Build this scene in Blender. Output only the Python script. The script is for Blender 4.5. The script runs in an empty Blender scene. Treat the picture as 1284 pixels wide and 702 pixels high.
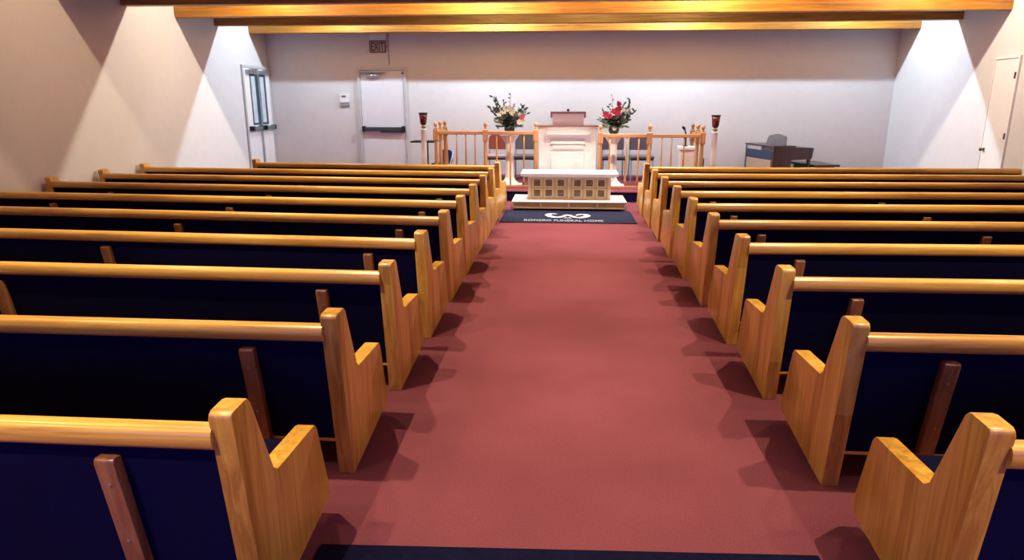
import bpy, bmesh, math, random
from mathutils import Vector, Matrix
random.seed(7)
PI = math.pi
sc = bpy.context.scene
COL = sc.collection

# ------------------------------------------------------------ camera, world, exposure
PITCH, YAW = 0.25689, 0.07456
cam_d = bpy.data.cameras.new('camera'); cam = bpy.data.objects.new('camera', cam_d); COL.objects.link(cam)
cam_d.sensor_fit = 'HORIZONTAL'; cam_d.sensor_width = 36.0; cam_d.lens = 850.0 / 1284.0 * 36.0
cam_d.clip_start = 0.05; cam_d.clip_end = 200
cam.location = (0, 0, 1.65)
cam.rotation_euler = (PI / 2 - PITCH, 0, YAW)
sc.camera = cam
world = bpy.data.worlds.new('world'); sc.world = world; world.use_nodes = True
wbg = world.node_tree.nodes['Background']
wbg.inputs[0].default_value = (0.06, 0.12, 1.0, 1); wbg.inputs[1].default_value = 5.5  # blue fill light, added to tint the shadows through the rear windows
sc.view_settings.view_transform = 'Standard'; sc.view_settings.look = 'None'
sc.view_settings.gamma = 1.0; sc.view_settings.use_curve_mapping = False
sc.view_settings.exposure = 0.0
WARM = (1.0, 0.80, 0.54); SOFT = (1.0, 0.86, 0.70); COOL = (0.66, 0.82, 1.0)

# ------------------------------------------------------------ materials
MATS = {}
def ramp_pts(r, pts):
    e = r.color_ramp.elements
    while len(e) < len(pts): e.new(0.5)
    for el, (p, c) in zip(e, pts): el.position = p; el.color = (*c, 1)
def base(name, rough=0.5, metal=0.0, spec=0.5):
    m = bpy.data.materials.new(name); m.use_nodes = True
    b = m.node_tree.nodes['Principled BSDF']
    b.inputs['Roughness'].default_value = rough; b.inputs['Metallic'].default_value = metal
    b.inputs['Specular IOR Level'].default_value = spec
    MATS[name] = m
    return m, m.node_tree, b
def plain(name, c, rough=0.5, metal=0.0, spec=0.5, var=0.12, scale=6.0, bump=0.0, bscale=200.0):
    """a procedural colour with a little mottling"""
    m, nt, b = base(name, rough, metal, spec)
    tc = nt.nodes.new('ShaderNodeTexCoord'); n = nt.nodes.new('ShaderNodeTexNoise')
    n.inputs['Scale'].default_value = scale; n.inputs['Detail'].default_value = 4
    nt.links.new(tc.outputs['Object'], n.inputs['Vector'])
    r = nt.nodes.new('ShaderNodeValToRGB')
    ramp_pts(r, [(0.3, tuple(x * (1 - var) for x in c)), (0.7, tuple(min(1, x * (1 + var)) for x in c))])
    nt.links.new(n.outputs['Fac'], r.inputs[0]); nt.links.new(r.outputs[0], b.inputs['Base Color'])
    if bump:
        n2 = nt.nodes.new('ShaderNodeTexNoise'); n2.inputs['Scale'].default_value = bscale
        nt.links.new(tc.outputs['Object'], n2.inputs['Vector'])
        bp = nt.nodes.new('ShaderNodeBump'); bp.inputs['Strength'].default_value = bump; bp.inputs['Distance'].default_value = 0.01
        nt.links.new(n2.outputs['Fac'], bp.inputs['Height']); nt.links.new(bp.outputs[0], b.inputs['Normal'])
    return m
def wood(name, dark, mid, light, grain='z', stave=None, rough=0.32, coat=0.3):
    """oak: stretched noise for grain, optional glued staves across y"""
    m, nt, b = base(name, rough)
    b.inputs['Coat Weight'].default_value = coat; b.inputs['Coat Roughness'].default_value = 0.2
    N, L = nt.nodes.new, nt.links.new
    tc = N('ShaderNodeTexCoord'); oi = N('ShaderNodeObjectInfo')
    mp = N('ShaderNodeMapping')
    s = {'x': (1.2, 26, 26), 'y': (26, 1.2, 26), 'z': (26, 26, 1.2)}[grain]
    mp.inputs['Scale'].default_value = s
    L(tc.outputs['Object'], mp.inputs['Vector'])
    off = N('ShaderNodeVectorMath'); off.operation = 'ADD'
    rv = N('ShaderNodeCombineXYZ'); mul = N('ShaderNodeMath'); mul.operation = 'MULTIPLY'; mul.inputs[1].default_value = 40
    L(oi.outputs['Random'], mul.inputs[0])
    for i in range(3): L(mul.outputs[0], rv.inputs[i])
    L(mp.outputs[0], off.inputs[0]); L(rv.outputs[0], off.inputs[1])
    n1 = N('ShaderNodeTexNoise'); n1.inputs['Scale'].default_value = 1.0; n1.inputs['Detail'].default_value = 6
    n1.inputs['Roughness'].default_value = 0.62; n1.inputs['Distortion'].default_value = 0.9
    L(off.outputs[0], n1.inputs['Vector'])
    fac = n1.outputs['Fac']
    if stave:
        sx = N('ShaderNodeSeparateXYZ'); L(tc.outputs['Object'], sx.inputs[0])
        dv = N('ShaderNodeMath'); dv.operation = 'DIVIDE'; dv.inputs[1].default_value = stave
        sh = N('ShaderNodeMath'); sh.operation = 'MULTIPLY_ADD'; sh.inputs[1].default_value = 0.16   # staves follow the lean
        L(sx.outputs['Z'], sh.inputs[0]); L(sx.outputs['Y'], sh.inputs[2]); L(sh.outputs[0], dv.inputs[0])
        ad = N('ShaderNodeMath'); ad.operation = 'MULTIPLY_ADD'; ad.inputs[1].default_value = 7.0
        L(oi.outputs['Random'], ad.inputs[0]); L(dv.outputs[0], ad.inputs[2])
        fl = N('ShaderNodeMath'); fl.operation = 'FLOOR'; L(ad.outputs[0], fl.inputs[0])
        wn = N('ShaderNodeTexWhiteNoise'); wn.noise_dimensions = '1D'; L(fl.outputs[0], wn.inputs['W'])
        mx = N('ShaderNodeMath'); mx.operation = 'MULTIPLY_ADD'; mx.inputs[1].default_value = 0.22
        sb = N('ShaderNodeMath'); sb.operation = 'SUBTRACT'; sb.inputs[1].default_value = 0.11
        L(wn.outputs['Value'], mx.inputs[0]); L(fac, mx.inputs[2]); L(mx.outputs[0], sb.inputs[0]); fac = sb.outputs[0]
    r = N('ShaderNodeValToRGB'); ramp_pts(r, [(0.30, dark), (0.5, mid), (0.70, light)])
    L(fac, r.inputs[0]); L(r.outputs[0], b.inputs['Base Color'])
    bp = N('ShaderNodeBump'); bp.inputs['Strength'].default_value = 0.06; bp.inputs['Distance'].default_value = 0.003
    L(n1.outputs['Fac'], bp.inputs['Height']); L(bp.outputs[0], b.inputs['Normal'])
    return m
OAK = ((0.39, 0.175, 0.022), (0.61, 0.32, 0.046), (0.74, 0.45, 0.085))
wood('oak_staves', *OAK, grain='z', stave=0.085)
wood('oak_rail', *OAK, grain='x')
wood('oak_post', *OAK, grain='z')
wood('rail_oak', (0.34, 0.15, 0.045), (0.47, 0.225, 0.07), (0.58, 0.30, 0.10), grain='z')
wood('rail_oak_x', (0.34, 0.15, 0.045), (0.47, 0.225, 0.07), (0.58, 0.30, 0.10), grain='x')
wood('rail_oak_y', (0.34, 0.15, 0.045), (0.47, 0.225, 0.07), (0.58, 0.30, 0.10), grain='y')
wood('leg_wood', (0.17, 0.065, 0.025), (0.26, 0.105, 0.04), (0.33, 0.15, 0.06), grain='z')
wood('beam_wood', (0.24, 0.088, 0.010), (0.40, 0.175, 0.018), (0.52, 0.26, 0.035), grain='x', rough=0.5, coat=0.05)
wood('organ_wood', (0.034, 0.018, 0.018), (0.058, 0.033, 0.031), (0.082, 0.05, 0.044), grain='z', rough=0.4)
wood('cherry', (0.22, 0.07, 0.03), (0.32, 0.11, 0.05), (0.40, 0.16, 0.07), grain='x')
plain('navy_fabric', (0.0025, 0.0022, 0.026), 0.95, spec=0.1, bump=0.2, bscale=500)
plain('wall_paint', (0.64, 0.63, 0.615), 0.85, spec=0.2, var=0.02, bump=0.05, bscale=120)
plain('ceiling_paint', (0.20, 0.12, 0.06), 0.9, spec=0.2, var=0.02)
plain('white_paint', (0.80, 0.79, 0.76), 0.4, var=0.02)
plain('door_paint', (0.70, 0.71, 0.72), 0.5, var=0.02)
plain('door_white', (0.80, 0.78, 0.75), 0.5, var=0.02)
plain('door_frame_paint', (0.50, 0.51, 0.50), 0.5, var=0.03)
plain('dark_metal', (0.055, 0.065, 0.075), 0.4, metal=0.4)
plain('steel', (0.42, 0.46, 0.48), 0.35, metal=0.8)
plain('teal_metal', (0.16, 0.24, 0.27), 0.4, metal=0.5)
plain('glass_dark', (0.02, 0.06, 0.08), 0.1, spec=0.7)
plain('glass_pale', (0.55, 0.65, 0.70), 0.15, spec=0.6)
plain('brass', (0.22, 0.15, 0.06), 0.35, metal=0.9)
plain('black', (0.008, 0.009, 0.012), 0.5)
plain('cream', (0.60, 0.48, 0.20), 0.6, var=0.08, scale=14)
plain('cream_light', (0.72, 0.62, 0.40), 0.55, var=0.06)
plain('bronze_relief', (0.20, 0.13, 0.07), 0.5, var=0.35, scale=30)
plain('white_top', (0.82, 0.82, 0.84), 0.35, var=0.02)
plain('pedestal_white', (0.74, 0.68, 0.62), 0.5, var=0.05)
plain('vase_green', (0.03, 0.035, 0.03), 0.4)
plain('red_glass', (0.085, 0.004, 0.006), 0.12, spec=0.8, var=0.2)
plain('chair_red', (0.30, 0.07, 0.045), 0.9)
plain('chair_tan', (0.42, 0.29, 0.26), 0.9)
plain('chair_grey', (0.135, 0.125, 0.13), 0.9)
plain('chair_purple', (0.12, 0.095, 0.12), 0.9)
plain('chair_blue', (0.012, 0.025, 0.11), 0.8)
plain('speaker_cloth', (0.42, 0.29, 0.20), 0.95, var=0.12, scale=30)
plain('blue_sheen', (0.012, 0.035, 0.09), 0.35)  # blue reflection on the organ back, put into the colour
plain('organ_light', (0.42, 0.38, 0.34), 0.5)
plain('print_white', (0.72, 0.68, 0.70), 0.9)
plain('print_blue', (0.30, 0.33, 0.42), 0.9)
plain('mat_navy', (0.016, 0.020, 0.045), 0.97, spec=0.1, var=0.25, scale=25, bump=0.3, bscale=300)
plain('riser_navy', (0.008, 0.005, 0.040), 0.95, spec=0.1)
plain('sign_face', (0.36, 0.33, 0.31), 0.5)
plain('sign_red', (0.055, 0.012, 0.012), 0.6)
plain('leaf_green', (0.065, 0.105, 0.065), 0.6, var=0.45, scale=25)
plain('leaf_pale', (0.20, 0.26, 0.17), 0.6, var=0.35, scale=25)
plain('leaf_dark', (0.008, 0.016, 0.012), 0.6, var=0.4, scale=25)
plain('petal_cream', (0.72, 0.64, 0.40), 0.7)
plain('petal_white', (0.74, 0.66, 0.56), 0.7)
plain('petal_red', (0.42, 0.012, 0.035), 0.6, var=0.4, scale=30)
plain('petal_pink', (0.55, 0.10, 0.13), 0.6)
def carpet():
    m, nt, b = base('carpet', 0.97, spec=0.08)
    N, L = nt.nodes.new, nt.links.new
    tc = N('ShaderNodeTexCoord')
    n1 = N('ShaderNodeTexNoise'); n1.inputs['Scale'].default_value = 140; n1.inputs['Detail'].default_value = 5
    n2 = N('ShaderNodeTexNoise'); n2.inputs['Scale'].default_value = 1.1; n2.inputs['Detail'].default_value = 3
    for n in (n1, n2): L(tc.outputs['Object'], n.inputs['Vector'])
    mx = N('ShaderNodeMath'); mx.operation = 'MULTIPLY_ADD'; mx.inputs[1].default_value = 0.6
    m2 = N('ShaderNodeMath'); m2.operation = 'MULTIPLY'; m2.inputs[1].default_value = 0.4
    L(n2.outputs['Fac'], m2.inputs[0]); L(n1.outputs['Fac'], mx.inputs[0]); L(m2.outputs[0], mx.inputs[2])
    r = N('ShaderNodeValToRGB'); ramp_pts(r, [(0.3, (0.145, 0.038, 0.052)), (0.7, (0.232, 0.067, 0.084))])
    L(mx.outputs[0], r.inputs[0]); L(r.outputs[0], b.inputs['Base Color'])
    bp = N('ShaderNodeBump'); bp.inputs['Strength'].default_value = 0.35; bp.inputs['Distance'].default_value = 0.01
    L(n1.outputs['Fac'], bp.inputs['Height']); L(bp.outputs[0], b.inputs['Normal'])
carpet()
def emis(name, c, s):
    m, nt, b = base(name); b.inputs['Emission Color'].default_value = (*c, 1); b.inputs['Emission Strength'].default_value = s
    b.inputs['Base Color'].default_value = (*c, 1)
emis('bulb_glow', (1.0, 0.85, 0.6), 6.0)
def pane():
    m, nt, b = base('window_glass', 0.05)
    tr = nt.nodes.new('ShaderNodeBsdfTransparent'); mx = nt.nodes.new('ShaderNodeMixShader'); mx.inputs[0].default_value = 0.08
    gl = nt.nodes.new('ShaderNodeBsdfGlossy'); gl.inputs['Roughness'].default_value = 0.05
    out = nt.nodes['Material Output']
    nt.links.new(tr.outputs[0], mx.inputs[1]); nt.links.new(gl.outputs[0], mx.inputs[2]); nt.links.new(mx.outputs[0], out.inputs['Surface'])
pane()

# ------------------------------------------------------------ mesh helpers
def finish(name, bm, mat, parent=None, smooth=False):
    bmesh.ops.recalc_face_normals(bm, faces=bm.faces[:])
    me = bpy.data.meshes.new(name); bm.to_mesh(me); bm.free()
    if smooth:
        for p in me.polygons: p.use_smooth = True
    me.materials.append(MATS[mat])
    return link(name, me, parent)
def link(name, me, parent=None):
    o = bpy.data.objects.new(name, me); COL.objects.link(o)
    if parent: o.parent = parent
    return o
def box(bm, x0, x1, y0, y1, z0, z1, bev=0.0):
    b2 = bmesh.new()
    bmesh.ops.create_cube(b2, size=1.0, matrix=Matrix.Translation(((x0+x1)/2, (y0+y1)/2, (z0+z1)/2)) @ Matrix.Diagonal((abs(x1-x0), abs(y1-y0), abs(z1-z0), 1)))
    if bev: bmesh.ops.bevel(b2, geom=b2.edges[:], offset=bev, segments=2, affect='EDGES', profile=0.5)
    merge(bm, b2)
    return bm
def merge(bm, b2, mtx=None):
    if mtx: bmesh.ops.transform(b2, matrix=mtx, verts=b2.verts[:])
    me = bpy.data.meshes.new('tmp'); b2.to_mesh(me); b2.free(); bm.from_mesh(me); bpy.data.meshes.remove(me)
def prism(bm, pts, axis, a, b, bev=0.0, seg=2):
    """polygon pts (2D) extruded along axis: 'x' pts=(y,z); 'y' pts=(x,z); 'z' pts=(x,y)"""
    def P(p, t): return {'x': (t, p[0], p[1]), 'y': (p[0], t, p[1]), 'z': (p[0], p[1], t)}[axis]
    b2 = bmesh.new(); n = len(pts)
    v0 = [b2.verts.new(P(p, a)) for p in pts]; v1 = [b2.verts.new(P(p, b)) for p in pts]
    f0 = b2.faces.new(v0); f1 = b2.faces.new(v1[::-1])
    for i in range(n): b2.faces.new((v0[i], v1[i], v1[(i+1) % n], v0[(i+1) % n]))
    if bev:
        es = list(f0.edges) + list(f1.edges)
        bmesh.ops.bevel(b2, geom=es, offset=bev, segments=seg, affect='EDGES', profile=0.5)
    bmesh.ops.recalc_face_normals(b2, faces=b2.faces[:])
    merge(bm, b2)
    return bm
def lathe(bm, prof, cx=0, cy=0, n=20, sq=False):
    """prof = [(r, z)...]; n=4 with sq gives a square section"""
    off = PI / 4 if sq else 0; k = math.sqrt(2) if sq else 1
    n = 4 if sq else n
    rings = []
    for r, z in prof:
        if r < 1e-5: rings.append([bm.verts.new((cx, cy, z))])
        else: rings.append([bm.verts.new((cx + r*k*math.cos(off + 2*PI*i/n), cy + r*k*math.sin(off + 2*PI*i/n), z)) for i in range(n)])
    for A, B in zip(rings, rings[1:]):
        for i in range(n):
            j = (i + 1) % n
            if len(A) == 1 and len(B) == 1: continue
            if len(A) == 1: bm.faces.new((A[0], B[j], B[i]))
            elif len(B) == 1: bm.faces.new((A[i], A[j], B[0]))
            else: bm.faces.new((A[i], A[j], B[j], B[i]))
    if len(rings[0]) > 1: bm.faces.new(rings[0][::-1])
    if len(rings[-1]) > 1: bm.faces.new(rings[-1])
    return bm
def tube(bm, pts, r, n=8):
    pts = [Vector(p) for p in pts]; rings = []
    for i, p in enumerate(pts):
        d = (pts[min(i+1, len(pts)-1)] - pts[max(i-1, 0)]).normalized()
        up = Vector((0, 0, 1)) if abs(d.z) < 0.95 else Vector((1, 0, 0))
        a = d.cross(up).normalized(); b = d.cross(a)
        rr = r[i] if isinstance(r, (list, tuple)) else r
        rings.append([bm.verts.new(p + rr*(a*math.cos(2*PI*k/n) + b*math.sin(2*PI*k/n))) for k in range(n)])
    for A, B in zip(rings, rings[1:]):
        for k in range(n): bm.faces.new((A[k], A[(k+1) % n], B[(k+1) % n], B[k]))
    bm.faces.new(rings[0][::-1]); bm.faces.new(rings[-1])
    return bm
def arc(cx, cy, r, a0, a1, n=5):
    return [(cx + r*math.cos(math.radians(a0 + (a1-a0)*i/n)), cy + r*math.sin(math.radians(a0 + (a1-a0)*i/n))) for i in range(n + 1)]
def rounded(pts, radii, n=5):
    """round polygon corners"""
    out = []; m = len(pts)
    for i in range(m):
        p, a, b = Vector(pts[i]), Vector(pts[i-1]), Vector(pts[(i+1) % m]); r = radii[i]
        if r <= 0: out.append(tuple(p)); continue
        u, v = (a-p).normalized(), (b-p).normalized()
        r = min(r, (a-p).length*0.45, (b-p).length*0.45)
        s, e = p + u*r, p + v*r
        for k in range(n + 1):
            t = k/n; q = s*(1-t)**2 + p*2*t*(1-t) + e*t*t; out.append(tuple(q))
    return out
def part(name, parent, mat, fn, smooth=False):
    bm = bmesh.new(); fn(bm); return finish(name, bm, mat, parent, smooth)
def thing(name, label, cat, loc=(0, 0, 0), rz=0.0, group=None):
    o = bpy.data.objects.new(name, None); COL.objects.link(o); o.empty_display_size = 0.2
    o.location = loc; o.rotation_euler = (0, 0, rz); o['label'] = label; o['category'] = cat
    if group: o['group'] = group
    return o
def tag(o, label, cat, group=None):
    o['label'] = label; o['category'] = cat
    if group: o['group'] = group
    return o
def struct(o, label=None, cat=None):
    o['kind'] = 'structure'
    if label: o['label'] = label
    if cat: o['category'] = cat
    return o
def text_mesh(name, s, width, height, mat, parent, mtx, depth=0.0015):
    cu = bpy.data.curves.new('t', 'FONT'); cu.body = s; cu.extrude = depth; cu.align_x = 'CENTER'; cu.align_y = 'CENTER'; cu.offset = 0.012
    to = bpy.data.objects.new('t', cu); COL.objects.link(to)
    dg = bpy.context.evaluated_depsgraph_get(); me = bpy.data.meshes.new_from_object(to.evaluated_get(dg))
    bpy.data.objects.remove(to); bpy.data.curves.remove(cu)
    xs = [v.co.x for v in me.vertices]; ys = [v.co.y for v in me.vertices]
    cx, cy = (min(xs)+max(xs))/2, (min(ys)+max(ys))/2
    k, j = width/(max(xs)-min(xs)), height/(max(ys)-min(ys))
    for v in me.vertices: v.co = mtx @ Vector(((v.co.x-cx)*k, (v.co.y-cy)*j, v.co.z))
    me.materials.clear(); me.materials.append(MATS[mat]); me.name = name
    return link(name, me, parent)

# ------------------------------------------------------------ room shell
XL, XR, YF, YB, ZC, ZB = -6.15, 6.42, 14.30, -3.0, 3.80, 2.94
PLAT_Y, PLAT_Z = 11.60, 0.178
struct(part('floor', None, 'carpet', lambda b: box(b, XL-0.2, XR+0.2, YB-0.2, YF+0.2, -0.1, 0.0)), 'dusty red carpet running up the aisle and under the pews', 'carpet floor')
struct(part('ceiling', None, 'ceiling_paint', lambda b: box(b, XL-0.2, XR+0.2, YB-0.2, YF+0.2, ZC, ZC+0.1)), 'brown timber ceiling above the beams', 'ceiling')
struct(part('wall_left', None, 'wall_paint', lambda b: box(b, XL-0.15, XL, YB-0.15, YF+0.15, 0, ZC)), 'off-white left wall crossed by lamp light cones', 'wall')
struct(part('wall_right', None, 'wall_paint', lambda b: box(b, XR, XR+0.15, YB-0.15, YF+0.15, 0, ZC)), 'white right wall with a plain narrow door', 'wall')
struct(part('wall_front', None, 'wall_paint', lambda b: box(b, XL, XR, YF, YF+0.15, 0, ZC)), 'white front wall behind the pulpit and railings', 'wall')
def backwall(b):
    box(b, XL, XR, YB-0.15, YB, 0, 0.6); box(b, XL, XR, YB-0.15, YB, 2.5, ZC)
    for a, c in ((XL, -4.6), (-1.6, -1.0), (1.2, 1.8), (4.8, XR)): box(b, a, c, YB-0.15, YB, 0.6, 2.5)
struct(part('wall_back', None, 'wall_paint', backwall), 'wall behind the camera with three windows', 'wall')
for i, (a, c) in enumerate(((-4.6, -1.6), (-1.0, 1.2), (1.8, 4.8))):  # windows added out of view so blue fill reaches the room
    w = struct(thing('window_%d' % (i+1), 'wide window in the wall behind the camera', 'window', ((a+c)/2, YB, 0.6), 0, 'rear windows'))
    hw = (c-a)/2
    def fr(b):
        box(b, -hw, -hw+0.06, -0.1, -0.04, 0, 1.9); box(b, hw-0.06, hw, -0.1, -0.04, 0, 1.9)
        box(b, -hw+0.06, hw-0.06, -0.1, -0.04, 0, 0.06); box(b, -hw+0.06, hw-0.06, -0.1, -0.04, 1.84, 1.9)
    part('window_frame', w, 'white_paint', fr)
    part('pane', w, 'window_glass', lambda b: box(b, -hw+0.06, hw-0.06, -0.075, -0.07, 0.06, 1.84))

# raised platform across the front
pl = thing('stage_platform', 'low red carpeted platform with dark navy riser across the front', 'platform', (0, PLAT_Y, 0))
part('platform_top', pl, 'carpet', lambda b: box(b, XL+0.002, XR-0.002, -0.01, YF-PLAT_Y-0.003, PLAT_Z-0.02, PLAT_Z, 0.004))
part('riser', pl, 'riser_navy', lambda b: box(b, XL+0.002, XR-0.002, 0.0, 0.03, 0, PLAT_Z-0.02))

# ------------------------------------------------------------ beams
BEAMS = [-2.2, -0.95, 0.35, 1.70, 3.00, 4.35, 5.65, 7.00, 8.30, 9.60, 10.95, 12.20, 13.55]
BLAB = {10.95: 'golden timber ceiling beam, nearest of the three in view', 12.20: 'timber ceiling beam in the middle of the three, dark ends', 13.55: 'timber ceiling beam nearest the front wall and exit sign'}
for y in BEAMS:
    o = part('ceiling_beam', None, 'beam_wood', lambda b: box(b, XL+0.002, XR-0.002, -0.0, 0.15, ZB, ZC-0.002, 0.006))
    o.location = (0, y, 0)
    tag(o, BLAB.get(y, 'timber ceiling beam above the pews, outside the view'), 'beam', 'timber ceiling beams')

# ------------------------------------------------------------ ceiling lamps
def lamp(x, y, watts, col, cone=None, z=3.66):
    t = thing('ceiling_lamp', 'small bare-bulb ceiling lamp hidden between the beams', 'lamp', (x, y, ZC), 0, 'lamps between the beams')
    part('canopy', t, 'white_paint', lambda b: lathe(b, [(0.07, -0.025), (0.07, -0.001)], n=16), True)
    part('bulb', t, 'bulb_glow', lambda b: lathe(b, [(0.0, -0.10), (0.025, -0.09), (0.035, -0.065), (0.02, -0.03), (0.015, -0.02)], n=12), True)
    l = bpy.data.lights.new('lamp_light', 'SPOT' if cone else 'POINT'); l.energy = watts; l.color = col; l.shadow_soft_size = 0.03
    if cone: l.spot_size = math.radians(2*cone); l.spot_blend = 0.25
    lo = bpy.data.objects.new('lamp_light', l); COL.objects.link(lo); lo.parent = t; lo.location = (0, 0, z - ZC)
for x in (-4.3, -1.3, 2.05, 5.1): lamp(x, 12.95, 190 if abs(x) > 4 else 370, COOL)
for x in (-1.2, 0.45, 1.95): lamp(x, 11.75, 40, COOL)
for x in (-4.3, -1.3, 2.05, 5.1): lamp(x, 10.35, 140 if abs(x) > 4 else 270, SOFT)
lamp(0.2, 10.30, 620, (1.0, 0.84, 0.76), 40)  # spot added to brighten the far aisle and the altar
for y in (7.7, 5.08, 2.42, -0.22):
    for x in (-1.95, 2.4): lamp(x, y, 410, WARM, 42)
    for x in (-4.0, 4.35): lamp(x, y, 125, (1.0, 0.74, 0.46))
for y in (6.40, 3.75, 1.10):  # weak lamps added in the in-between bays to merge the aisle shadows
    for x in (-1.95, 2.4): lamp(x, y, 90, WARM, 42)

# ------------------------------------------------------------ pews
TH = 0.07
PROFILE = rounded([(0.0, 0.0), (-0.100, 0.790), (0.012, 0.795), (0.140, 0.468), (0.515, 0.455), (0.612, 0.100), (0.590, 0.082)],
                  [0.004, 0.020, 0.020, 0.022, 0.025, 0.03, 0.02])
def back_y(z): return 0.022 - 0.176*(z - 0.15)
_pm = {}
def mesh_of(key, name, mat, fn, smooth=False):
    if key not in _pm:
        o = part(name, None, mat, fn, smooth); _pm[key] = o.data; bpy.data.objects.remove(o)
    return _pm[key]
def smooth_by_angle(me, ang=35):
    for p in me.polygons: p.use_smooth = True
    me.set_sharp_from_angle(angle=math.radians(ang))
def pew(side, y, rot, length, label, legs, screws):
    """side -1 left, +1 right; the pew origin is the aisle end at the rear bottom"""
    x0 = -0.9297 if side < 0 else 1.1704
    t = thing('pew', label, 'pew', (x0, y, 0), rot, 'oak pews %s of the aisle' % ('left' if side < 0 else 'right'))
    s = side
    def X(a, b): return (min(s*a, s*b), max(s*a, s*b))
    k = (side, round(length, 2))
    pan = mesh_of(('panel', side), 'end_panel', 'oak_staves', lambda b: prism(b, PROFILE, 'x', *X(0, TH), bev=0.005))
    smooth_by_angle(pan)
    e1 = link('end_panel', pan, t)
    if side < 0:      # the right-hand pews run up to the wall
        e2 = link('end_panel', pan, t); e2.location.x = s*(length - TH)
    a, c = X(TH - 0.005, length - (TH - 0.005 if side < 0 else 0))
    zr = 0.706
    def rail(b):
        cy = back_y(zr) + 0.004
        pts = [(cy + 0.036*math.copysign(abs(math.cos(q))**0.75, math.cos(q)), zr + 0.038*math.copysign(abs(math.sin(q))**0.75, math.sin(q))) for q in [2*PI*i/20 for i in range(20)]]
        prism(b, pts, 'x', a, c)
    rm = mesh_of(('rail',)+k, 'top_rail', 'oak_rail', rail); smooth_by_angle(rm, 50); link('top_rail', rm, t)
    def back(b):
        z0, z1 = 0.165, 0.685
        prism(b, [(back_y(z0), z0), (back_y(z1), z1), (back_y(z1)+0.05, z1), (back_y(z0)+0.075, z0)], 'x', a, c, bev=0.0)
    link('back_panel', mesh_of(('back',)+k, 'back_panel', 'navy_fabric', back), t)
    link('bottom_rail', mesh_of(('brail',)+k, 'bottom_rail', 'oak_rail', lambda b: box(b, a, c, back_y(0.15)-0.002, back_y(0.15)+0.075, 0.147, 0.165, 0.003)), t)
    link('seat_board', mesh_of(('sb',)+k, 'seat_board', 'oak_rail', lambda b: box(b, a, c, 0.075, 0.53, 0.285, 0.308, 0.004)), t)
    link('seat_cushion', mesh_of(('sc',)+k, 'seat_cushion', 'navy_fabric', lambda b: box(b, a, c, 0.075, 0.545, 0.308, 0.372, 0.018)), t)
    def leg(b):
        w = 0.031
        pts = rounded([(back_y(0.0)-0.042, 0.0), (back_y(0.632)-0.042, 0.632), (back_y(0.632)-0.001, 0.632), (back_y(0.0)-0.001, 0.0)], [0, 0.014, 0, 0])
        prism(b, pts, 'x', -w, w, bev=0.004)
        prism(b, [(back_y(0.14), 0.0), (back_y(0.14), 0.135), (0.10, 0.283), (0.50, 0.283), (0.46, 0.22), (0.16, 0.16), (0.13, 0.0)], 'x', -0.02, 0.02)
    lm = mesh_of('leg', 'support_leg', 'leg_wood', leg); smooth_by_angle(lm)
    scm = mesh_of('screw', 'screw', 'steel', lambda b: lathe(b, [(0.006, 0), (0.006, 0.002), (0.0, 0.004)], n=8))
    for d in legs:
        if d > length - 0.2: continue
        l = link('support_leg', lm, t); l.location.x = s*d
        if screws:
            for z in (0.54, 0.32):
                q = link('screw', scm, l); q.location = (0, back_y(z)-0.0425, z); q.rotation_euler = (PI/2 + 0.17, 0, 0)
    return t
ORD = ['nearest', 'second', 'third', 'fourth', 'fifth', 'sixth', 'seventh', 'eighth', 'ninth', 'tenth']
ROT_L = [0.0, 0.3, 1.6, 2.9, 3.8, 4.0, 4.0, 4.2, 4.0, 4.6]
ROT_R = [0.0, 0.3, 1.0, 1.8, 1.7, 1.6, 1.6, 1.6, 1.5, 1.5]
for i in range(10):
    r = i + 1
    n = 'nearest row to the camera' if i == 0 else ('tenth and frontmost row by the altar' if i == 9 else '%s row counted from the camera' % ORD[i])
    pew(-1, 2.7253 + (r-2)*0.9227, -math.radians(ROT_L[i]), 3.90 if r == 10 else 5.17,
        'oak pew with navy upholstery left of the aisle, %s' % n, (0.405, 2.385, 4.35), r <= 3)
    pew(1, 2.7759 + (r-2)*0.9103, math.radians(ROT_R[i]), 5.235,
        'oak pew with navy upholstery right of the aisle, %s' % n, (0.41, 2.15, 4.0), r <= 3)

# ------------------------------------------------------------ floor mat and dark sheet
m = thing('logo_mat', 'navy floor mat with white emblem and lettering before the altar table', 'floor mat', (0.08, 9.44, 0))
part('mat_body', m, 'mat_navy', lambda b: box(b, -0.965, 0.965, 0.0, 1.06, 0.0, 0.012, 0.004))
text_mesh('lettering', 'ROMERO FUNERAL HOME', 1.13, 0.15, 'print_blue', m, Matrix.Translation((-0.06, 0.165, 0.0125)))
def stroke(b, pts, ws, z=0.0125):
    pts = [Vector(p) for p in pts]; L = []; R = []
    for i, p in enumerate(pts):
        d = (pts[min(i+1, len(pts)-1)] - pts[max(i-1, 0)]).normalized(); nrm = Vector((-d.y, d.x))
        L.append(p + nrm*ws[i]); R.append(p - nrm*ws[i])
    for i in range(len(pts)-1):
        q = [L[i], L[i+1], R[i+1], R[i]]
        v0 = [b.verts.new((c.x, c.y, z)) for c in q]; v1 = [b.verts.new((c.x, c.y, z+0.002)) for c in q]
        b.faces.new(v1); b.faces.new(v0[::-1])
        for j in range(4): b.faces.new((v0[j], v0[(j+1) % 4], v1[(j+1) % 4], v1[j]))
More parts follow.
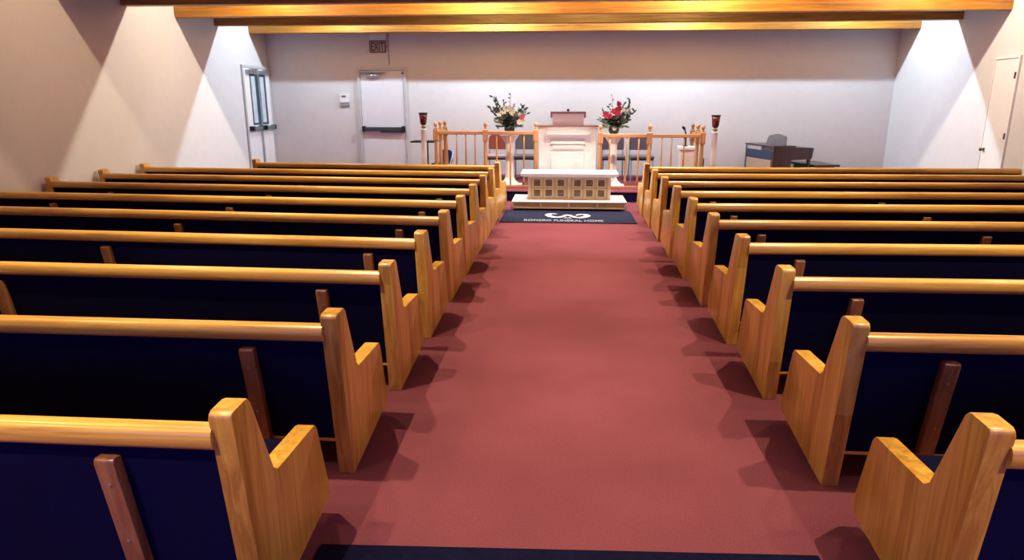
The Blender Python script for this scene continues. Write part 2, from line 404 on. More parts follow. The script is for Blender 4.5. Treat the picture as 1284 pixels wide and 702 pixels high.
def emblem(b):
    EX = [(-0.16, 0.72), (-0.21, 0.77), (-0.27, 0.74), (-0.295, 0.64), (-0.26, 0.52), (-0.19, 0.44), (-0.12, 0.44), (-0.065, 0.52), (-0.03, 0.62), (0.0, 0.665), (0.03, 0.62), (0.07, 0.53), (0.12, 0.44), (0.19, 0.43), (0.26, 0.50), (0.30, 0.60), (0.27, 0.70), (0.21, 0.73), (0.15, 0.68), (0.13, 0.62)]
    W = [0.012, 0.02, 0.035, 0.045, 0.045, 0.045, 0.036, 0.03, 0.03, 0.03, 0.03, 0.03, 0.034, 0.042, 0.045, 0.045, 0.04, 0.03, 0.02, 0.012]
    stroke(b, EX, W)
    stroke(b, [(-0.045, 0.36), (-0.02, 0.42), (0.0, 0.36), (0.02, 0.42), (0.045, 0.36)], [0.015]*5)
part('emblem', m, 'print_white', emblem)
plain('mat_dark', (0.004, 0.004, 0.022), 0.97, spec=0.1, var=0.25, scale=25, bump=0.3, bscale=300)
em = part('floor_mat', None, 'mat_dark', lambda b: box(b, -0.90, 0.98, -1.25, 0.0, 0.0, 0.010, 0.004))  # thin dark sheet across the floor at the near end
em.location = (0.0, 2.235, 0); em.rotation_euler.z = math.radians(2.2)
tag(em, 'plain dark navy floor mat at the near end of the aisle', 'floor mat')

# ------------------------------------------------------------ altar table (bier) before the platform
a = thing('altar_plinth', 'low cream plinth with white top beneath the altar table', 'plinth', (0.10, 10.55, 0))
PW = 0.885
def plinth_body(b):
    box(b, -PW+0.02, PW-0.02, 0.02, 0.78, 0.035, 0.125)
part('plinth_body', a, 'cream', plinth_body)
part('base_trim', a, 'cream_light', lambda b: box(b, -PW, PW, -0.002, 0.80, 0.035, 0.056, 0.003))
for x in (-PW+0.012, -0.44, 0.0, 0.44, PW-0.012): part('divider', a, 'cream_light', lambda b: box(b, x-0.016, x+0.016, -0.004, 0.025, 0.056, 0.125, 0.002))
part('plinth_top', a, 'white_top', lambda b: box(b, -PW-0.01, PW+0.01, -0.005, 0.81, 0.125, 0.148, 0.005))
for x in (-0.75, 0.75):
    for y in (0.12, 0.70): part('foot', a, 'black', lambda b: box(b, x-0.04, x+0.04, y-0.04, y+0.04, 0.0, 0.035))
t = thing('altar_table', 'cream altar table with white slab and two rows of square panels', 'altar', (0.10, 10.75, 0.148))
BW, BH = 0.645, 0.362
part('table_body', t, 'cream', lambda b: box(b, -BW, BW, 0.02, 0.50, 0.0, BH, 0.003))
def frame_front(b):
    box(b, -BW-0.005, -BW+0.04, 0.0, 0.03, 0, BH, 0.003); box(b, BW-0.04, BW+0.005, 0.0, 0.03, 0, BH, 0.003); box(b, -0.022, 0.022, 0.0, 0.03, 0, BH, 0.003)
    box(b, -BW+0.04, BW-0.04, 0.004, 0.03, 0.0, 0.03); box(b, -BW+0.04, BW-0.04, 0.004, 0.03, BH-0.02, BH)
part('face_frame', t, 'cream_light', frame_front)
for row, z in enumerate((0.105, 0.265)):
    for k, x in enumerate((-0.505, -0.32, -0.13, 0.13, 0.32, 0.505)):
        q = part('panel', t, 'cream_light', lambda b: [box(b, x-0.075, x+0.075, 0.008, 0.022, z-0.068, z-0.052), box(b, x-0.075, x+0.075, 0.008, 0.022, z+0.052, z+0.068), box(b, x-0.075, x-0.052, 0.008, 0.022, z-0.052, z+0.052), box(b, x+0.052, x+0.075, 0.008, 0.022, z-0.052, z+0.052)])
        def relief(b):
            box(b, x-0.05, x+0.05, 0.014, 0.024, z-0.05, z+0.05)
            lathe_r = 0.02 + 0.008*((k*3+row) % 3)
            box(b, x-lathe_r, x+lathe_r, 0.009, 0.016, z-0.03, z+0.028, 0.003)
        part('relief', q, 'bronze_relief', relief)
part('table_top', t, 'white_top', lambda b: [box(b, -0.765, 0.765, -0.08, 0.56, BH+0.012, BH+0.060, 0.008), box(b, -0.70, 0.70, -0.04, 0.53, BH, BH+0.012)])

# ------------------------------------------------------------ railings
RZ = PLAT_Z
def post(parent, x, y, top):
    z0 = 0.0; zt = top - RZ
    def body(b):
        lathe(b, [(0.040, 0.0), (0.040, 0.14)], x, y, sq=True)
        lathe(b, [(0.036, 0.14), (0.040, 0.16), (0.028, 0.19), (0.034, 0.40), (0.030, zt-0.36), (0.036, zt-0.34), (0.030, zt-0.325)], x, y, n=14)
        lathe(b, [(0.036, zt-0.325), (0.043, zt-0.31), (0.043, zt-0.135), (0.030, zt-0.115)], x, y, sq=True)
        lathe(b, [(0.022, zt-0.115), (0.032, zt-0.10), (0.016, zt-0.085)], x, y, n=14)
    p = part('post', parent, 'rail_oak', body)
    part('finial', p, 'rail_oak', lambda b: lathe(b, [(0.014, zt-0.086), (0.030, zt-0.066), (0.036, zt-0.04), (0.026, zt-0.012), (0.0, zt)], x, y, n=14), True)
def baluster(parent, x, y, zt):
    part('baluster', parent, 'rail_oak', lambda b: lathe(b, [(0.014, 0.05), (0.014, 0.14), (0.018, 0.16), (0.011, 0.20), (0.017, 0.46), (0.011, zt-0.2), (0.013, zt)], x, y, n=10), True)
def railing(name, label, posts, ret, bals, top, sgn):
    y0 = 11.95
    t = thing(name, label, 'railing', (0, y0, RZ), 0, 'altar railings')
    zt = top - RZ
    for x in posts: post(t, x, 0, top)
    for d in ret: post(t, posts[0 if sgn < 0 else -1] - sgn*0.02*0, d, top)
    for x0, x1 in zip(posts, posts[1:]):
        part('top_rail', t, 'rail_oak_x', lambda b: box(b, x0+0.043, x1-0.043, -0.03, 0.03, zt-0.215, zt-0.155, 0.01))
        part('lower_rail', t, 'rail_oak_x', lambda b: box(b, x0+0.040, x1-0.040, -0.02, 0.02, 0.02, 0.055, 0.005))
    xc = posts[0] if sgn < 0 else posts[-1]
    part('side_rail', t, 'rail_oak_y', lambda b: box(b, xc-0.03, xc+0.03, 0.043, ret[-1]-0.043, zt-0.215, zt-0.155, 0.01))
    part('lower_side_rail', t, 'rail_oak_y', lambda b: box(b, xc-0.02, xc+0.02, 0.040, ret[-1]-0.040, 0.02, 0.055, 0.005))
    for x in bals: baluster(t, x, 0, zt-0.212)
railing('altar_railing', 'oak spindle railing left of the pulpit', (-2.225, -1.355, -0.48), (0.45, 0.95),
        (-2.03, -1.862, -1.70, -1.538, -1.16, -0.92, -0.684), 1.315, -1)
railing('altar_railing', 'oak spindle railing right of the pulpit', (0.63, 1.463, 2.351), (0.45, 0.95),
        (0.793, 1.08, 1.285, 1.677, 1.84, 2.05), 1.275, 1)

# ------------------------------------------------------------ pulpit
t = thing('pulpit', 'wide white pulpit with wood-capped ledge and raised reading desk', 'pulpit', (0.072, 12.40, RZ))
HW = 0.53
part('body', t, 'white_paint', lambda b: box(b, -HW+0.02, HW-0.02, 0.02, 0.60, 0.0, 1.045, 0.005))
part('base_moulding', t, 'white_paint', lambda b: box(b, -HW, HW, 0.0, 0.62, 0.0, 0.10, 0.008))
for x in (-1, 1): part('corner_pilaster', t, 'white_paint', lambda b: box(b, x*(HW-0.07)-0.05, x*(HW-0.07)+0.05, 0.002, 0.03, 0.10, 1.0, 0.006))
part('cornice', t, 'white_paint', lambda b: prism(b, [(0.02, 0.98), (0.0, 1.0), (-0.02, 1.045), (0.62, 1.045), (0.62, 0.98)], 'x', -HW, HW))
part('ledge', t, 'cherry', lambda b: box(b, -HW-0.015, HW+0.015, -0.035, 0.64, 1.045, 1.068, 0.005))
def crown(b):   # flared moulding across the front panel
    for i in range(6):
        f0, f1 = i/6, (i+1)/6
        w1 = 0.305 + 0.07*f1**0.6; d1 = 0.02 + 0.085*f1**0.6
        box(b, -w1, w1, 0.02-d1, 0.025, 0.825+0.10*f0, 0.825+0.10*f1)
part('crown_moulding', t, 'white_paint', crown)
part('frieze', t, 'white_paint', lambda b: [box(b, -0.30, 0.30, -0.005, 0.025, 0.755, 0.825, 0.003), box(b, -0.315, 0.315, -0.02, 0.025, 0.742, 0.757, 0.003)])
part('panel', t, 'white_paint', lambda b: [box(b, -0.30, 0.30, 0.005, 0.022, 0.63, 0.742, 0.004), box(b, -0.27, 0.27, -0.006, 0.01, 0.655, 0.72, 0.004)])
part('lower_panel', t, 'white_paint', lambda b: box(b, -0.30, 0.30, 0.008, 0.024, 0.16, 0.60, 0.006))
dk = part('reading_desk', t, 'white_paint', lambda b: prism(b, [(0.10, 1.068), (0.10, 1.27), (0.46, 1.20), (0.46, 1.068)], 'x', -0.28, 0.28))
part('desk_top', t, 'cherry', lambda b: [prism(b, [(0.07, 1.275), (0.07, 1.305), (0.50, 1.225), (0.50, 1.195)], 'x', -0.315, 0.315, bev=0.004), box(b, -0.315, -0.295, 0.065, 0.085, 1.19, 1.285), box(b, 0.295, 0.315, 0.065, 0.085, 1.19, 1.285)])
part('desk_lamp_head', t, 'black', lambda b: lathe(b, [(0.0, 1.305), (0.022, 1.312), (0.026, 1.33), (0.018, 1.35), (0.0, 1.355)], 0.0, 0.10, n=12), True)

# ------------------------------------------------------------ pedestals and flowers
def pedestal(x, y, label):
    t = thing('flower_pedestal', label, 'pedestal', (x, y, RZ), 0, 'flower pedestals')
    part('base', t, 'pedestal_white', lambda b: [box(b, -0.215, 0.215, -0.19, 0.19, 0.0, 0.035, 0.006), lathe(b, [(0.19, 0.035), (0.16, 0.06), (0.11, 0.10), (0.085, 0.15)], n=24)])
    def shaft(b):
        n = 32; prof = [(0.080, 0.15), (0.072, 0.40), (0.066, 0.66), (0.075, 0.76)]
        rings = []
        for r, z in prof:
            rings.append([b.verts.new((r*(1 if i % 4 else 0.88)*math.cos(2*PI*i/n), r*(1 if i % 4 else 0.88)*math.sin(2*PI*i/n), z)) for i in range(n)])
        for A, B in zip(rings, rings[1:]):
            for i in range(n): b.faces.new((A[i], A[(i+1) % n], B[(i+1) % n], B[i]))
    part('fluted_shaft', t, 'pedestal_white', shaft)
    part('capital', t, 'pedestal_white', lambda b: [lathe(b, [(0.075, 0.76), (0.10, 0.80), (0.15, 0.88), (0.165, 0.90)], n=24), box(b, -0.165, 0.165, -0.165, 0.165, 0.90, 0.93, 0.005)])
pedestal(-0.96, 12.28, 'white fluted pedestal under the cream flowers left of the pulpit')
pedestal(0.875, 12.28, 'white fluted pedestal under the red flowers right of the pulpit')
def leafy(b, p0, p1, nleaf, size, rnd):
    """a curved stem with pairs of leaves"""
    p0, p1 = Vector(p0), Vector(p1); mid = (p0+p1)/2 + Vector((rnd.uniform(-.03, .03), rnd.uniform(-.03, .03), 0.03))
    def at(t): return p0*(1-t)**2 + mid*2*t*(1-t) + p1*t*t
    tube(b, [at(i/5) for i in range(6)], 0.0035, 5)
    for i in range(nleaf):
        t = 0.25 + 0.75*i/max(1, nleaf-1); c = at(min(1, t)); d = (at(min(1, t+0.05)) - at(max(0, t-0.05))).normalized()
        ang = rnd.uniform(0, 2*PI) ; side = Vector((math.cos(ang), math.sin(ang)*0.7, rnd.uniform(-.2, .5))).normalized()
        ax = (d*0.7 + side).normalized(); w = ax.cross(Vector((rnd.uniform(-1, 1), -1.2, rnd.uniform(-1, 1)))).normalized()
        L = size*rnd.uniform(0.75, 1.25); W = L*0.24; nr = ax.cross(w)
        pts = [c, c+ax*L*0.35+w*W+nr*0.004, c+ax*L*0.75+w*W*0.7, c+ax*L, c+ax*L*0.75-w*W*0.7, c+ax*L*0.35-w*W+nr*0.004]
        mid1 = b.verts.new(c+ax*L*0.5+nr*W*0.25); vs = [b.verts.new(q) for q in pts]
        for j in range(6): b.faces.new((vs[j], vs[(j+1) % 6], mid1))
def bloom(b, c, r, rnd, layers=3):
    c = Vector(c); face = Vector((rnd.uniform(-.4, .4), -1, rnd.uniform(0.0, .7))).normalized()
    q = face.to_track_quat('Z', 'Y').to_matrix()
    for l in range(layers):
        n = 7 - l; rr = r*(1 - 0.27*l); tilt = 0.25 + 0.42*l
        for k in range(n):
            a0 = 2*PI*(k + 0.5*l)/n
            def P(u, v, h): return c + q @ Vector((u*math.cos(a0) - v*math.sin(a0), u*math.sin(a0) + v*math.cos(a0), h))
            vs = [b.verts.new(P(*s)) for s in ((0.05*r, 0, 0.12*l*r), (rr*0.55, rr*0.36, tilt*rr*0.5), (rr, rr*0.2, tilt*rr), (rr*1.05, -rr*0.2, tilt*rr), (rr*0.55, -rr*0.36, tilt*rr*0.5))]
            b.faces.new(vs)
    q2 = bmesh.new(); bmesh.ops.create_icosphere(q2, subdivisions=1, radius=r*0.3, matrix=Matrix.Translation(c + face*r*0.3)); merge(b, q2)
def arrangement(x, y, label, stems, blooms, seed):
    rnd = random.Random(seed)
    t = thing('flower_arrangement', label, 'flowers', (x, y, RZ+0.93), 0, 'flower arrangements')
    part('vase', t, 'vase_green', lambda b: lathe(b, [(0.06, 0.0), (0.075, 0.01), (0.095, 0.07), (0.085, 0.12), (0.075, 0.125)], n=18), True)
    for mat, lst in stems.items():
        def f(b):
            for (dx, dy, dz, nl, sz) in lst:
                leafy(b, (dx*0.15, dy*0.2, 0.10), (dx, dy, dz), nl, sz, rnd)
        o = part('foliage', t, mat, f); o['kind'] = 'stuff'
    for mat, dx, dy, dz, r in blooms:
        part('bloom', t, mat, lambda b: bloom(b, (dx, dy, dz), r, rnd))
rn = random.Random(3)
def spray(n, rx, z0, z1, nl, sz):
    return [(rn.uniform(-rx, rx), rn.uniform(-0.16, 0.14), rn.uniform(z0, z1), nl, sz) for _ in range(n)]
arrangement(-0.96, 12.28, 'cream lily and greenery arrangement left of the pulpit',
    {'leaf_green': [(-0.29, -0.02, 0.62, 16, 0.075), (-0.22, 0.03, 0.57, 14, 0.07), (-0.34, 0, 0.44, 12, 0.075), (-0.26, 0.02, 0.42, 12, 0.07), (-0.10, 0, 0.54, 12, 0.07), (0.02, 0.02, 0.66, 7, 0.045), (0.06, 0.0, 0.48, 9, 0.07), (0.22, 0, 0.46, 14, 0.075), (0.27, 0.02, 0.43, 14, 0.07), (0.20, -0.03, 0.36, 12, 0.07), (0.30, 0.0, 0.33, 9, 0.07)] + spray(9, 0.24, 0.25, 0.42, 10, 0.07),
     'leaf_pale': spray(34, 0.25, 0.10, 0.34, 11, 0.08), 'leaf_dark': [(rn.uniform(-0.10, 0.10), -0.16, rn.uniform(0.12, 0.30), 10, 0.065) for _ in range(16)]},
    [('petal_cream', -0.10, -0.12, 0.385, 0.06), ('petal_cream', 0.0, -0.12, 0.43, 0.05), ('petal_cream', 0.055, -0.13, 0.37, 0.055), ('petal_white', -0.17, -0.10, 0.32, 0.045), ('petal_pink', 0.22, -0.12, 0.28, 0.05), ('petal_white', 0.19, -0.14, 0.20, 0.055), ('petal_white', 0.24, -0.10, 0.22, 0.045), ('petal_white', 0.19, -0.10, 0.33, 0.04)], 11)
arrangement(0.875, 12.28, 'red flower and dark greenery arrangement right of the pulpit',
    {'leaf_green': [(0.27, 0.0, 0.57, 14, 0.07), (0.34, 0.0, 0.38, 14, 0.075), (0.28, -0.03, 0.33, 12, 0.07), (0.22, 0.02, 0.42, 12, 0.07), (0.15, 0.0, 0.50, 10, 0.07), (-0.10, 0.02, 0.48, 7, 0.055), (-0.20, 0.0, 0.41, 9, 0.06), (-0.05, 0.04, 0.65, 5, 0.045), (0.26, -0.05, 0.24, 12, 0.07)] + spray(8, 0.2, 0.2, 0.36, 10, 0.07),
     'leaf_pale': [(0.24, 0, 0.40, 10, 0.06), (-0.25, 0, 0.24, 10, 0.06)] + spray(28, 0.23, 0.10, 0.25, 11, 0.075), 'leaf_dark': [(rn.uniform(-0.16, 0.14), -0.16, rn.uniform(0.12, 0.28), 10, 0.065) for _ in range(18)] + [(0.14, -0.1, 0.33, 8, 0.06)]},
    [('petal_red', -0.15, -0.13, 0.325, 0.065), ('petal_red', -0.09, -0.15, 0.30, 0.055), ('petal_red', 0.02, -0.14, 0.37, 0.065), ('petal_red', 0.065, -0.12, 0.42, 0.06), ('petal_red', 0.07, -0.10, 0.50, 0.045), ('petal_red', 0.06, -0.14, 0.33, 0.05), ('petal_pink', -0.03, -0.10, 0.40, 0.035), ('petal_white', 0.0, -0.16, 0.10, 0.04), ('petal_white', 0.15, -0.08, 0.40, 0.04), ('petal_pink', 0.055, -0.08, 0.53, 0.03)], 23)

# ------------------------------------------------------------ tall candle stands
def torch(x, y, top, label):
    t = thing('candle_stand', label, 'candle stand', (x, y, RZ), 0, 'red glass candle stands')
    h = top - RZ
    part('base', t, 'pedestal_white', lambda b: lathe(b, [(0.15, 0.0), (0.15, 0.025), (0.11, 0.045), (0.07, 0.09), (0.052, 0.13)], n=24))
    part('column', t, 'pedestal_white', lambda b: lathe(b, [(0.052, 0.13), (0.05, 0.5), (0.048, h-0.31), (0.06, h-0.30), (0.06, h-0.285)], n=18), True)
    part('collar', t, 'brass', lambda b: lathe(b, [(0.03, h-0.285), (0.028, h-0.265), (0.05, h-0.25), (0.02, h-0.235), (0.03, h-0.22)], n=16), True)
    part('glass_cup', t, 'red_glass', lambda b: lathe(b, [(0.03, h-0.22), (0.055, h-0.19), (0.066, h-0.10), (0.074, h-0.022)], n=20), True)
    part('rim', t, 'black', lambda b: lathe(b, [(0.076, h-0.024), (0.084, h-0.01), (0.080, h), (0.06, h), (0.06, h-0.02)], n=20), True)
torch(-2.50, 12.25, 1.467, 'white candle stand with red glass cup left of the railing')
torch(2.615, 12.25, 1.432, 'white candle stand with red glass cup right of the railing')

# ------------------------------------------------------------ chairs behind the railings
def chair(x, y, rz, label, bmat, smat, group='padded chairs behind the railing', bw=0.215, ztop=0.86, name='padded_chair'):
    t = thing(name, label, 'chair', (x, y, RZ), rz, group)
    sh = rounded([(-bw, 0.56), (-bw, ztop), (bw, ztop), (bw, 0.56)], [0.03, 0.13, 0.13, 0.03], 6)
    part('backrest', t, bmat, lambda b: prism(b, sh, 'y', 0.20, 0.25, bev=0.012))
    part('seat', t, smat, lambda b: box(b, -0.225, 0.225, -0.25, 0.20, 0.415, 0.475, 0.02))
    part('seat_frame', t, 'black', lambda b: box(b, -0.215, 0.215, -0.24, 0.22, 0.39, 0.415, 0.004))
    for sx in (-1, 1):
        part('leg', t, 'steel', lambda b: tube(b, [(sx*0.2, -0.22, 0.39), (sx*0.21, -0.25, 0.003)], 0.012))
        part('leg', t, 'steel', lambda b: tube(b, [(sx*0.2, 0.21, 0.39), (sx*0.21, 0.27, 0.003)], 0.012))
        part('back_upright', t, 'steel', lambda b: tube(b, [(sx*0.2, 0.21, 0.39), (sx*0.2, 0.225, 0.60)], 0.012))
    return t
chair(-1.27, 13.45, 0.0, 'padded chair with rust red back and tan seat behind left railing', 'chair_red', 'chair_tan')
chair(-0.74, 13.45, 0.0, 'grey padded chair next to the pulpit behind the left railing', 'chair_grey', 'chair_grey')
chair(0.965, 13.45, 0.0, 'grey padded chair behind the red flower pedestal', 'chair_purple', 'chair_grey')
chair(1.50, 13.45, 0.0, 'grey padded chair behind the right railing, farther from the pulpit', 'chair_purple', 'chair_grey')
# small blue folding chair by the left corner posts
t = thing('folding_chair', 'small blue backed folding chair behind the left railing corner', 'chair', (-2.37, 13.50, RZ), math.radians(-20))
part('backrest', t, 'chair_blue', lambda b: prism(b, rounded([(-0.16, 0.30), (-0.16, 0.55), (0.13, 0.55), (0.13, 0.30)], [0.02, 0.08, 0.08, 0.02], 5), 'y', 0.10, 0.13, bev=0.008))
part('seat', t, 'chair_blue', lambda b: box(b, -0.16, 0.14, -0.22, 0.09, 0.28, 0.305, 0.01))
for sx in (-0.17, 0.15):
    part('leg', t, 'steel', lambda b: tube(b, [(sx, 0.135, 0.52), (sx+0.03, -0.22, 0.008)], 0.009))
    part('leg', t, 'steel', lambda b: tube(b, [(sx, -0.15, 0.28), (sx+0.02, 0.20, 0.008)], 0.009))

# black pedestal table
t = thing('side_table', 'black pedestal side table behind the left candle stand', 'table', (-2.615, 12.9, RZ))
part('table_top', t, 'black', lambda b: box(b, -0.235, 0.235, -0.20, 0.20, 0.735, 0.765, 0.006))
part('post', t, 'black', lambda b: box(b, 0.0, 0.06, -0.03, 0.03, 0.03, 0.735, 0.006))
part('base', t, 'black', lambda b: box(b, -0.19, 0.19, -0.16, 0.16, 0.0, 0.03, 0.006))

# white column stand with gooseneck microphone
t = thing('column_stand', 'short white column stand behind the right railing corner', 'stand', (2.20, 12.6, RZ))
part('base', t, 'white_paint', lambda b: box(b, -0.15, 0.15, -0.15, 0.15, 0.0, 0.05, 0.006))
part('shaft', t, 'pedestal_white', lambda b: lathe(b, [(0.115, 0.05), (0.108, 0.35), (0.112, 0.62)], sq=True))
part('capital', t, 'white_paint', lambda b: [box(b, -0.125, 0.125, -0.125, 0.125, 0.62, 0.645, 0.004), box(b, -0.145, 0.145, -0.145, 0.145, 0.645, 0.70, 0.008)])
t = thing('gooseneck_microphone', 'black gooseneck microphone standing on the white column', 'microphone', (2.18, 12.6, RZ+0.70))
part('foot', t, 'black', lambda b: lathe(b, [(0.045, 0.0), (0.045, 0.015), (0.02, 0.02)], n=16))
part('neck', t, 'black', lambda b: tube(b, [(0, 0, 0.02), (0, 0, 0.16), (-0.005, -0.01, 0.24), (-0.03, -0.03, 0.30)], [0.022, 0.02, 0.014, 0.012]))
part('head', t, 'black', lambda b: tube(b, [(-0.025, -0.03, 0.29), (-0.045, -0.04, 0.32), (-0.075, -0.055, 0.345)], [0.015, 0.028, 0.018], 10))
t = thing('candle_lighter', 'short black upright rod on a cream foot beside the railing corner', 'rod', (2.50, 12.5, RZ))
part('foot', t, 'cream_light', lambda b: lathe(b, [(0.09, 0.0), (0.09, 0.02), (0.02, 0.04)], n=16))
part('rod', t, 'black', lambda b: tube(b, [(0, 0, 0.03), (0, 0, 0.49)], 0.012))
part('tip', t, 'black', lambda b: tube(b, [(0, 0, 0.38), (0, 0, 0.47), (0, 0, 0.50)], [0.016, 0.016, 0.006]))

# ------------------------------------------------------------ organ and bench (back turned to the left, end facing the camera)
t = thing('organ', 'dark wood organ with beige speaker cloth back by the right wall', 'organ', (3.86, 13.0, RZ), math.radians(13))
H0 = 0.665
# local: x to the player's side (right), y away from the camera; the back is the face x=0
side = rounded([(0.0, 0.0), (0.0, H0), (0.42, H0), (0.42, H0-0.01), (0.80, H0-0.02), (0.78, 0.44), (0.37, 0.42), (0.37, 0.0)], [0, 0.01, 0, 0, 0.01, 0.03, 0.02, 0])
for yy in (0.0, 1.03): part('side_panel', t, 'organ_wood', lambda b: prism(b, side, 'y', yy, yy+0.03))
part('back_panel', t, 'organ_wood', lambda b: box(b, 0.005, 0.025, 0.03, 1.03, 0.0, H0, 0.002))
part('speaker_grille', t, 'speaker_cloth', lambda b: box(b, -0.004, 0.006, 0.06, 1.00, 0.16, 0.42, 0.002))
part('upper_back', t, 'blue_sheen', lambda b: box(b, -0.003, 0.006, 0.05, 1.00, 0.44, 0.58, 0.002))  # flat panel that carries the painted blue reflection
part('label_strip', t, 'organ_light', lambda b: box(b, -0.003, 0.006, 0.45, 1.00, 0.585, 0.655, 0.002))
part('top', t, 'organ_wood', lambda b: box(b, -0.015, 0.44, -0.015, 1.075, H0, H0+0.022, 0.004))
part('key_desk', t, 'organ_wood', lambda b: box(b, 0.36, 0.78, 0.03, 1.03, 0.45, 0.52, 0.004))
part('fallboard', t, 'organ_wood', lambda b: box(b, 0.42, 0.79, 0.03, 1.03, H0-0.045, H0-0.02, 0.004))
for i in range(14): part('key', t, 'white_paint' if i % 3 else 'black', lambda b: box(b, 0.62, 0.77, 0.06+i*0.068, 0.06+i*0.068+0.06, 0.52, 0.535, 0.002))
for yy in (0.02, 0.98): part('leg', t, 'organ_wood', lambda b: box(b, 0.72, 0.77, yy, yy+0.05, 0.0, 0.45, 0.004))
part('lower_case', t, 'organ_wood', lambda b: box(b, 0.03, 0.36, 0.03, 1.03, 0.02, 0.45))
def rack(b):
    sh = rounded([(-0.20, 0.0), (-0.18, 0.17), (0.0, 0.225), (0.18, 0.17), (0.20, 0.0)], [0, 0.03, 0.1, 0.03, 0])
    b2 = bmesh.new(); prism(b2, sh, 'y', -0.012, 0.012, bev=0.003)
    merge(b, b2, Matrix.Translation((0.16, 0.22, H0+0.02)) @ Matrix.Rotation(math.radians(-58), 4, 'Z') @ Matrix.Rotation(math.radians(-14), 4, 'X'))
part('music_rack', t, 'organ_wood', rack)
t = thing('organ_bench', 'dark low bench on the right side of the organ', 'bench', (4.70, 13.09, RZ), math.radians(13))
part('bench_top', t, 'organ_wood', lambda b: box(b, -0.02, 0.50, 0.05, 0.95, 0.29, 0.335, 0.006))
for yy in (0.10, 0.84): part('bench_leg', t, 'organ_wood', lambda b: box(b, 0.06, 0.42, yy, yy+0.05, 0.0, 0.29, 0.004))
part('stretcher', t, 'organ_wood', lambda b: box(b, 0.22, 0.26, 0.15, 0.84, 0.12, 0.17, 0.004))

# ------------------------------------------------------------ front wall: door, exit sign, thermostat
d = struct(thing('door_1', 'white single door with dark push bar in the front wall', 'door', (-3.76, YF, RZ)))
DH = 2.09
part('door_frame', d, 'door_frame_paint', lambda b: [box(b, -0.50, -0.44, -0.05, 0.0, 0, DH+0.06, 0.004), box(b, 0.47, 0.52, -0.05, 0.0, 0, DH+0.06, 0.004), box(b, -0.44, 0.47, -0.05, 0.0, DH, DH+0.06, 0.004)])
part('door_leaf', d, 'door_paint', lambda b: box(b, -0.435, 0.465, -0.03, 0.0, 0.008, DH-0.005, 0.003))
pb = part('push_bar', d, 'dark_metal', lambda b: [box(b, -0.43, 0.46, -0.11, -0.06, 0.885, 0.965, 0.01), box(b, -0.05, 0.46, -0.10, -0.06, 0.85, 0.90, 0.008)])
for x in (-0.43, 0.40): part('bar_bracket', pb, 'black', lambda b: box(b, x, x+0.06, -0.12, -0.03, 0.87, 0.985, 0.008))
cl = part('door_closer', d, 'steel', lambda b: [box(b, -0.30, -0.02, -0.09, -0.03, 1.955, 2.005, 0.008)])
part('closer_arm', cl, 'dark_metal', lambda b: [box(b, -0.42, 0.10, -0.075, -0.055, 2.035, 2.05), box(b, -0.20, -0.18, -0.075, -0.055, 2.0, 2.04)])
part('strike', d, 'dark_metal', lambda b: box(b, 0.43, 0.465, -0.05, -0.03, 2.02, 2.06, 0.003))
e = thing('exit_sign', 'small EXIT sign above the door in the front wall', 'exit sign', (-3.80, YF, 2.62))
part('sign_box', e, 'sign_face', lambda b: box(b, -0.165, 0.165, -0.05, 0.0, 0.0, 0.23, 0.008))
part('sign_frame', e, 'sign_red', lambda b: [box(b, -0.165, 0.165, -0.056, -0.048, 0.0, 0.018), box(b, -0.165, 0.165, -0.056, -0.048, 0.212, 0.23), box(b, -0.165, -0.15, -0.056, -0.048, 0.018, 0.212), box(b, 0.15, 0.165, -0.056, -0.048, 0.018, 0.212)])
text_mesh('lettering', 'EXIT', 0.27, 0.165, 'sign_red', e, Matrix.Translation((0, -0.0515, 0.115)) @ Matrix.Rotation(PI/2, 4, 'X'))
part('mount_box', e, 'white_paint', lambda b: box(b, -0.16, 0.17, -0.04, 0.0, 0.245, 0.37, 0.006))
part('conduit', e, 'sign_face', lambda b: [tube(b, [(0.215, -0.012, -0.24), (0.215, -0.012, 0.42)], 0.010), box(b, 0.165, 0.215, -0.02, 0.0, 0.10, 0.13)])
th = thing('thermostat', 'white wall thermostat beside the front door', 'thermostat', (-4.555, YF, 1.565))
part('housing', th, 'white_paint', lambda b: box(b, -0.10, 0.10, -0.04, 0.0, 0.07, 0.24, 0.008))
part('display', th, 'teal_metal', lambda b: box(b, -0.055, 0.035, -0.046, -0.038, 0.175, 0.215, 0.003))
part('lower_box', th, 'steel', lambda b: box(b, -0.10, 0.10, -0.035, 0.0, 0.0, 0.06, 0.005))

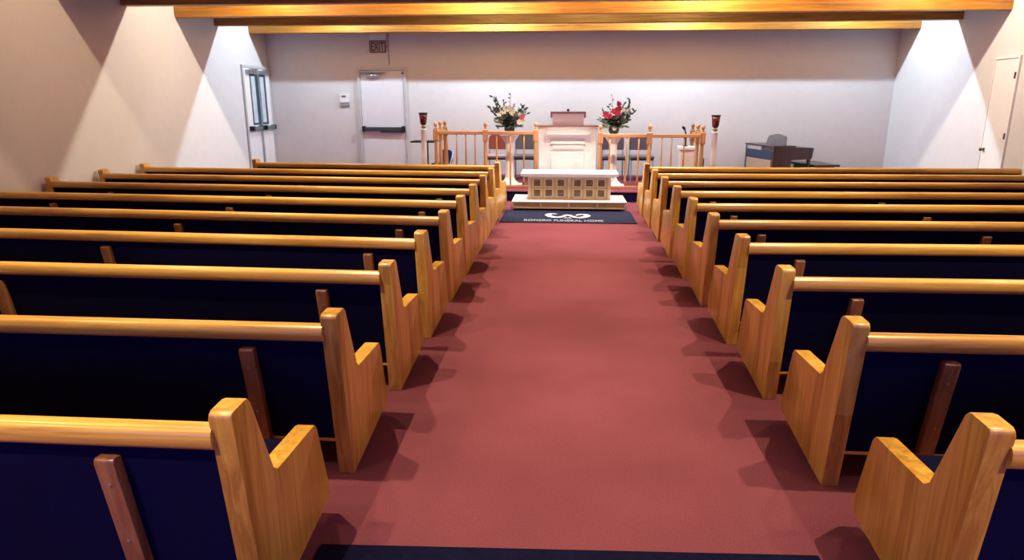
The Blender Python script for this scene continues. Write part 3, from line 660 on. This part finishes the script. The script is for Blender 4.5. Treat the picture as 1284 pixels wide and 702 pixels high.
# ------------------------------------------------------------ left wall: double glazed door
d = struct(thing('door_2', 'double door with narrow glass and push bars in the left wall', 'door', (XL, 13.10, RZ)))
W2 = 1.14; DH = 2.11
part('door_frame', d, 'door_frame_paint', lambda b: [box(b, 0.0, 0.04, -0.05, 0.0, 0, DH+0.05, 0.004), box(b, 0.0, 0.04, W2, W2+0.045, 0, DH+0.05, 0.004), box(b, 0.0, 0.04, 0.0, W2, DH, DH+0.05, 0.004)])
part('mullion', d, 'steel', lambda b: box(b, 0.0, 0.06, W2/2-0.025, W2/2+0.025, 0.0, DH, 0.004))
for y0, y1, hinge in ((0.003, W2/2-0.028, 0), (W2/2+0.028, W2-0.003, 1)):
    lf = part('door_leaf', d, 'door_white', lambda b: box(b, 0.002, 0.03, y0, y1, 0.008, DH-0.004, 0.003))
    g0 = y0+0.26 if not hinge else y0+0.06; g1 = g0+0.20
    part('glazing_bead', lf, 'glass_dark', lambda b: [box(b, 0.03, 0.042, g0-0.03, g0, 1.03, 2.0), box(b, 0.03, 0.042, g1, g1+0.07, 1.03, 2.0), box(b, 0.03, 0.042, g0, g1, 1.03, 1.07), box(b, 0.03, 0.042, g0, g1, 1.96, 2.0)])
    part('glass_pane', lf, 'glass_pale', lambda b: box(b, 0.03, 0.034, g0, g1, 1.07, 1.96))
    bar = part('push_bar', lf, 'teal_metal', lambda b: box(b, 0.07, 0.12, y0+0.03, y1-0.03, 0.93, 1.00, 0.01))
    for yy in (y0+0.03, y1-0.10): part('bar_bracket', bar, 'black', lambda b: box(b, 0.03, 0.125, yy, yy+0.07, 0.92, 1.01, 0.006))
    c2 = part('door_closer', lf, 'steel', lambda b: box(b, 0.03, 0.09, y0+0.06, y1-0.10, 2.0, 2.07, 0.006))
    part('closer_arm', c2, 'teal_metal', lambda b: [box(b, 0.05, 0.12, y1-0.20, y1-0.17, 2.075, 2.09), box(b, 0.10, 0.12, y0+0.10, y1-0.17, 2.075, 2.09)])

# ------------------------------------------------------------ right wall: plain narrow door
d = struct(thing('door_3', 'narrow plain white door with dark knob in the right wall', 'door', (XR, 10.56, 0)))
part('door_leaf', d, 'door_white', lambda b: box(b, -0.02, 0.0, 0.0, 0.53, 0.01, 2.25, 0.003))
part('door_casing', d, 'door_white', lambda b: [box(b, -0.035, 0.0, -0.035, -0.004, 0, 2.29, 0.003), box(b, -0.028, 0.0, 0.534, 0.55, 0, 2.29, 0.003), box(b, -0.035, 0.0, -0.004, 0.534, 2.255, 2.29, 0.003)])
for z in (0.30, 1.12, 1.97): part('hinge', d, 'dark_metal', lambda b: box(b, -0.05, -0.018, -0.012, 0.012, z, z+0.09, 0.003))
kn = part('door_knob', d, 'brass', lambda b: tube(b, [(-0.02, 0.47, 0.95), (-0.045, 0.47, 0.95), (-0.055, 0.47, 0.95), (-0.075, 0.47, 0.95), (-0.085, 0.47, 0.95)], [0.028, 0.012, 0.026, 0.028, 0.015], 14), True)
